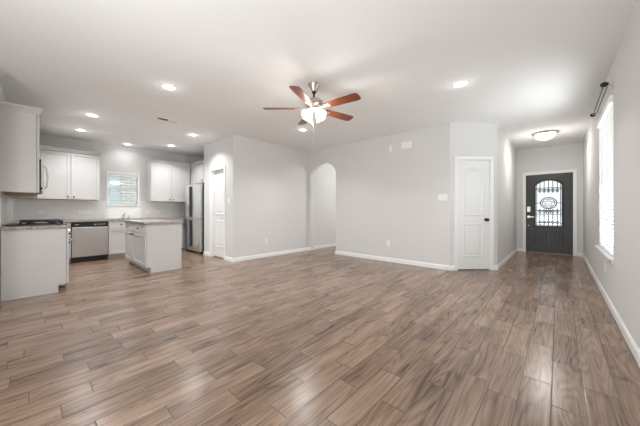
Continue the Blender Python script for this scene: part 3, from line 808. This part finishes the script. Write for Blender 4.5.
# ------------------------------------------------------------------ wall plates
def plate(name, label, cat, loc, rz, w_, h_, kind, n=1, group=None):
    t = thing(name, label, cat, loc, rz, group)
    MB().box(-w_ / 2, w_ / 2, -0.006, 0, -h_ / 2, h_ / 2).build('cover_plate', M['white_plastic'], t, bevel=0.002)
    for k in range(n):
        c = -w_ / 2 + w_ * (k + 0.5) / n
        if kind == 'switch':
            MB().box(c - 0.016, c + 0.016, -0.010, -0.006, -0.032, 0.032).build('rocker', M['trim'], t, bevel=0.002)
        else:
            hz = (w_ > h_)
            for s_ in (-0.02, 0.02):
                cx_, cz_ = (c + s_, 0) if hz else (c, s_)
                r_ = MB().box(cx_ - 0.014, cx_ + 0.014, -0.009, -0.006, cz_ - 0.014, cz_ + 0.014).build('receptacle', M['trim'], t, bevel=0.002)
                MB().box(cx_ - 0.007, cx_ - 0.005, -0.0095, -0.0085, cz_ - 0.004, cz_ + 0.006).box(cx_ + 0.005, cx_ + 0.007, -0.0095, -0.0085, cz_ - 0.004, cz_ + 0.006).build('slot', M['slot'], r_)
    return t
plate('light_switch', 'white three-gang switch plate left of the closet door', 'light switch', (-1.60, YA, 1.345), 0, 0.165, 0.115, 'switch', 3)
plate('light_switch', 'single white switch plate right of the pantry door', 'light switch', (-5.30, YP, 1.325), 0, 0.075, 0.12, 'switch')
plate('light_switch', 'white switch plate on the hall wall nearest the closet door', 'light switch', (XH, 6.13, 1.265), pi / 2, 0.12, 0.12, 'switch', 2)
plate('light_switch', 'small white switch plate on the hall wall right beside the front door', 'light switch', (XH, 8.62, 1.27), pi / 2, 0.075, 0.12, 'switch')
plate('electrical_outlet', 'white outlet low on the wall between arch and closet door', 'outlet', (-2.71, YA, 0.39), 0, 0.072, 0.118, 'outlet')
plate('electrical_outlet', 'white outlet low on the blank wall left of the arch', 'outlet', (XP, 3.746, 0.377), pi / 2, 0.072, 0.118, 'outlet')
plate('electrical_outlet', 'white outlet low on the right wall below the tall window', 'outlet', (XR, 4.86, 0.385), -pi / 2, 0.072, 0.118, 'outlet')
for y, lb in ((0.168, 'outlet on the tile backsplash left of the dishwasher, behind the range'), (0.80, 'left outlet of the pair on the tile above the dishwasher'),
              (0.925, 'right outlet of the pair on the tile above the dishwasher'), (2.109, 'outlet on the tile behind the island, nearest the kitchen window'),
              (2.321, 'outlet on the tile behind the island, nearest the refrigerator')):
    plate('electrical_outlet', 'white horizontal ' + lb, 'outlet', (XK + 0.008, y, 1.07), pi / 2, 0.118, 0.072, 'outlet', group='outlets along the back kitchen tile')
# chime and sensor high on the arch wall
ch = thing('door_chime', 'white rectangular door chime box high on the arch wall', 'door chime', (-2.285, YA, 2.435), 0)
MB().box(-0.115, 0.115, -0.05, 0, -0.07, 0.07).build('cover', M['white_plastic'], ch, bevel=0.006)
MB().box(-0.10, 0.10, -0.004, 0.0, -0.078, -0.07).build('back_plate', M['white_plastic'], ch)
se = thing('wall_sensor', 'narrow white sensor plate high on the wall left of the chime', 'sensor', (-2.655, YA, 2.425), 0)
MB().box(-0.036, 0.036, -0.012, 0, -0.07, 0.07).build('cover', M['white_plastic'], se, bevel=0.004)

# ------------------------------------------------------------------ ceiling fixtures
def lamp_data(kind, power, size=0.1, color=(1, 0.97, 0.93)):
    d = bpy.data.lights.new('lamp', kind); d.energy = power; d.color = color
    if kind == 'AREA': d.shape = 'DISK'; d.size = size
    else: d.shadow_soft_size = size
    return d
DL = lamp_data('AREA', 12.5, 0.13, (0.97, 0.985, 1.0)); DL.spread = radians(128)
DP = lamp_data('POINT', 0.5, 0.02, (0.97, 0.985, 1.0))
def downlight(loc, label):
    t = thing('recessed_light', label, 'ceiling light', loc, 0, 'round recessed ceiling lights')
    MB().lathe([(0.066, -0.004), (0.070, -0.010), (0.098, -0.006), (0.100, 0.0), (0.066, 0.0)], seg=32).build('trim_ring', M['white_plastic'], t, smooth=True)
    MB().lathe([(0, -0.018), (0.03, -0.016), (0.055, -0.010), (0.068, -0.004), (0.068, 0.0), (0, 0.0)], seg=28).build('lens', M['glow'], t, smooth=True)
    l = bpy.data.objects.new('lamp', DL); COL.objects.link(l); l.parent = t; l.location = (0, 0, -0.022)
    l = bpy.data.objects.new('lamp_glow', DP); COL.objects.link(l); l.parent = t; l.location = (0, 0, -0.05)
    return t
DW_AREA = lamp_data('AREA', 1.6, 0.13, (0.97, 0.985, 1.0)); DW_AREA.spread = radians(150)
first = None
spots = [((-3.775, 1.221), 'recessed ceiling light between the fan and the kitchen, largest of those at left'),
         ((-0.93, 3.689), 'lone recessed ceiling light right of the fan, toward the closet door'),
         ((-5.854, 0.704), 'recessed ceiling light over the kitchen floor, in front of the range'),
         ((-7.115, 0.687), 'recessed ceiling light nearest the left double wall cabinet'),
         ((-7.80, 1.60), 'recessed ceiling light close to the wall above the kitchen window'),
         ((-7.16, 2.361), 'recessed ceiling light nearest the right double wall cabinet'),
         ((-5.777, 2.335), 'recessed ceiling light nearest the pantry door corner'),
         ((-3.782, 3.665), 'recessed ceiling light directly below the fan in view, before the arch wall')]
for (x, y), lb in spots:
    if first is None: first = downlight((x, y, H), lb)
    else:
        q = dup(first, (x, y, H), 0, lb)
        if x < -7.7:                                # dimmer fitting close to the window wall
            for c in q.children:
                if c.type == 'LIGHT': c.data = DW_AREA if c.data.type == 'AREA' else DP

# flush dome light in the entry hall
dm = thing('ceiling_dome_light', 'frosted dome ceiling light with metal rim in the entry hall', 'ceiling light', (-0.205, 7.23, H))
MB().lathe([(0, 0), (0.212, 0), (0.216, -0.014), (0.200, -0.030), (0.175, -0.030)], seg=40).build('rim', M['nickel'], dm, smooth=True)
MB().lathe([(0.176, -0.028), (0.170, -0.060), (0.148, -0.098), (0.105, -0.125), (0.05, -0.138), (0, -0.141)], seg=40).build('glass_bowl', M['shade_glass'], dm, smooth=True)
l = bpy.data.objects.new('lamp', lamp_data('POINT', 7, 0.06)); COL.objects.link(l); l.parent = dm; l.location = (0, 0, -0.21)
l = bpy.data.objects.new('lamp', lamp_data('AREA', 9, 0.3)); COL.objects.link(l); l.parent = dm; l.location = (0, 0, -0.15)

# ceiling registers
def register(loc, rz, lx_, ly_, label):
    t = thing('ceiling_vent', label, 'vent', loc, rz)
    f_ = 0.028
    b_ = MB()
    b_.box(-lx_ / 2, lx_ / 2, -ly_ / 2, -ly_ / 2 + f_, -0.008, 0).box(-lx_ / 2, lx_ / 2, ly_ / 2 - f_, ly_ / 2, -0.008, 0)
    b_.box(-lx_ / 2, -lx_ / 2 + f_, -ly_ / 2 + f_, ly_ / 2 - f_, -0.008, 0).box(lx_ / 2 - f_, lx_ / 2, -ly_ / 2 + f_, ly_ / 2 - f_, -0.008, 0)
    b_.build('frame', M['white_plastic'], t)
    MB().box(-lx_ / 2 + f_, lx_ / 2 - f_, -ly_ / 2 + f_, ly_ / 2 - f_, -0.0015, 0).build('duct_opening', M['slot'], t)
    lv = MB(); n = int((ly_ - 2 * f_) / 0.016)
    for k in range(n):
        y = -ly_ / 2 + f_ + 0.008 + k * 0.016
        lv.box(-lx_ / 2 + f_, lx_ / 2 - f_, -0.0085, 0.0085, -0.0006, 0.0006, Matrix.Translation((0, y, -0.005)) @ Matrix.Rotation(radians(42 if k < n / 2 else -42), 4, 'X'))
    lv.build('louvers', M['white_plastic'], t)
    return t
register((-5.18, 1.66, H), 0, 0.17, 0.38, 'white ceiling vent between the kitchen recessed lights')
register((-0.27, 1.80, H), 0, 0.32, 0.20, 'white ceiling vent cut off by the top edge of the photo')

# ------------------------------------------------------------------ ceiling fan
fan = thing('ceiling_fan', 'five-blade ceiling fan with cherry blades and lit glass shades', 'ceiling fan', (-2.322, 2.446, H))
MB().lathe([(0, 0), (0.075, 0), (0.074, -0.012), (0.060, -0.035), (0.040, -0.075), (0.030, -0.095), (0, -0.095)], seg=28).build('canopy', M['nickel'], fan, smooth=True)
MB().cyl((0, 0, -0.09), (0, 0, -0.22), 0.012, seg=14).lathe([(0, -0.096), (0.028, -0.096), (0.028, -0.112), (0, -0.112)], seg=18).build('downrod', M['bronze'], fan, smooth=True)
MB().lathe([(0, -0.175), (0.026, -0.175), (0.030, -0.20), (0.085, -0.205), (0.108, -0.220), (0.112, -0.262), (0.100, -0.278), (0.075, -0.288), (0.070, -0.300), (0, -0.300)], seg=32).build('motor_housing', M['nickel'], fan, smooth=True)
BZ = -0.312
def blade_pts():
    # blade outline: narrow root, wide rounded tip
    top_ = [(0.165, 0.050), (0.22, 0.058), (0.45, 0.066), (0.60, 0.069), (0.635, 0.060), (0.650, 0.040)]
    return top_ + [(x, -y) for x, y in top_[::-1]]
blade_mesh = None
for k in range(5):
    a = radians(-36 + 72 * k) + YAW
    mx = Matrix.Rotation(a, 4, 'Z')
    pitch = Matrix.Rotation(radians(-12), 4, 'X')
    if blade_mesh is None:
        bo = MB().prism(blade_pts(), (0, 0, -0.003), (1, 0, 0), (0, 1, 0), (0, 0, 0.006)).build('blade', M['blade'], fan, bevel=0.0015)
        bi = MB().prism([(0.06, 0.016), (0.15, 0.012), (0.18, 0.035), (0.24, 0.030), (0.255, 0.0), (0.24, -0.030), (0.18, -0.035), (0.15, -0.012), (0.06, -0.016)], (0, 0, -0.009), (1, 0, 0), (0, 1, 0), (0, 0, 0.005)).build('blade_iron', M['nickel_pale'], bo, bevel=0.001)
        blade_mesh = bo
    else:
        bo = blade_mesh.copy(); COL.objects.link(bo); bo.parent = fan
        c = blade_mesh.children[0].copy(); COL.objects.link(c); c.parent = bo
    bo.location = (0, 0, BZ); bo.rotation_euler = (mx @ pitch).to_euler()
MB().lathe([(0, -0.298), (0.055, -0.298), (0.060, -0.315), (0.045, -0.345), (0.032, -0.365), (0, -0.372)], seg=24).build('light_fitter', M['nickel_pale'], fan, smooth=True)
LS = lamp_data('POINT', 4.5, 0.035, (1, 0.95, 0.88))
for k in range(4):
    a = YAW + radians(45 + 90 * k)
    tilt = Matrix.Rotation(a, 4, 'Z') @ Matrix.Translation((0.052, 0, -0.335)) @ Matrix.Rotation(radians(-40), 4, 'Y')
    sh = MB().lathe([(0.018, 0), (0.026, -0.008), (0.036, -0.040), (0.052, -0.085), (0.070, -0.118), (0.066, -0.119), (0.048, -0.083), (0.030, -0.04), (0.018, -0.012)], mx=tilt, seg=24).build('lamp_shade', M['shade_glass'], fan, smooth=True)
    p = tilt @ Vector((0, 0, -0.150))
    l = bpy.data.objects.new('lamp', LS); COL.objects.link(l); l.parent = fan; l.location = p
def chain(x, y, z0, z1):
    b_ = MB().cyl((x, y, z0), (x, y, z1), 0.0016, seg=6)
    b_.lathe([(0, 0), (0.006, -0.004), (0.0075, -0.02), (0.004, -0.03), (0, -0.032)], (x, y, z1), seg=10)
    b_.build('pull_chain', M['nickel'], fan)
ca = cos(YAW); sa = sin(YAW)
chain(-0.03 * ca + 0.06 * sa, -0.03 * sa - 0.06 * ca, -0.34, -0.50)
chain(-0.005 * ca, -0.005 * sa, -0.36, -0.86)
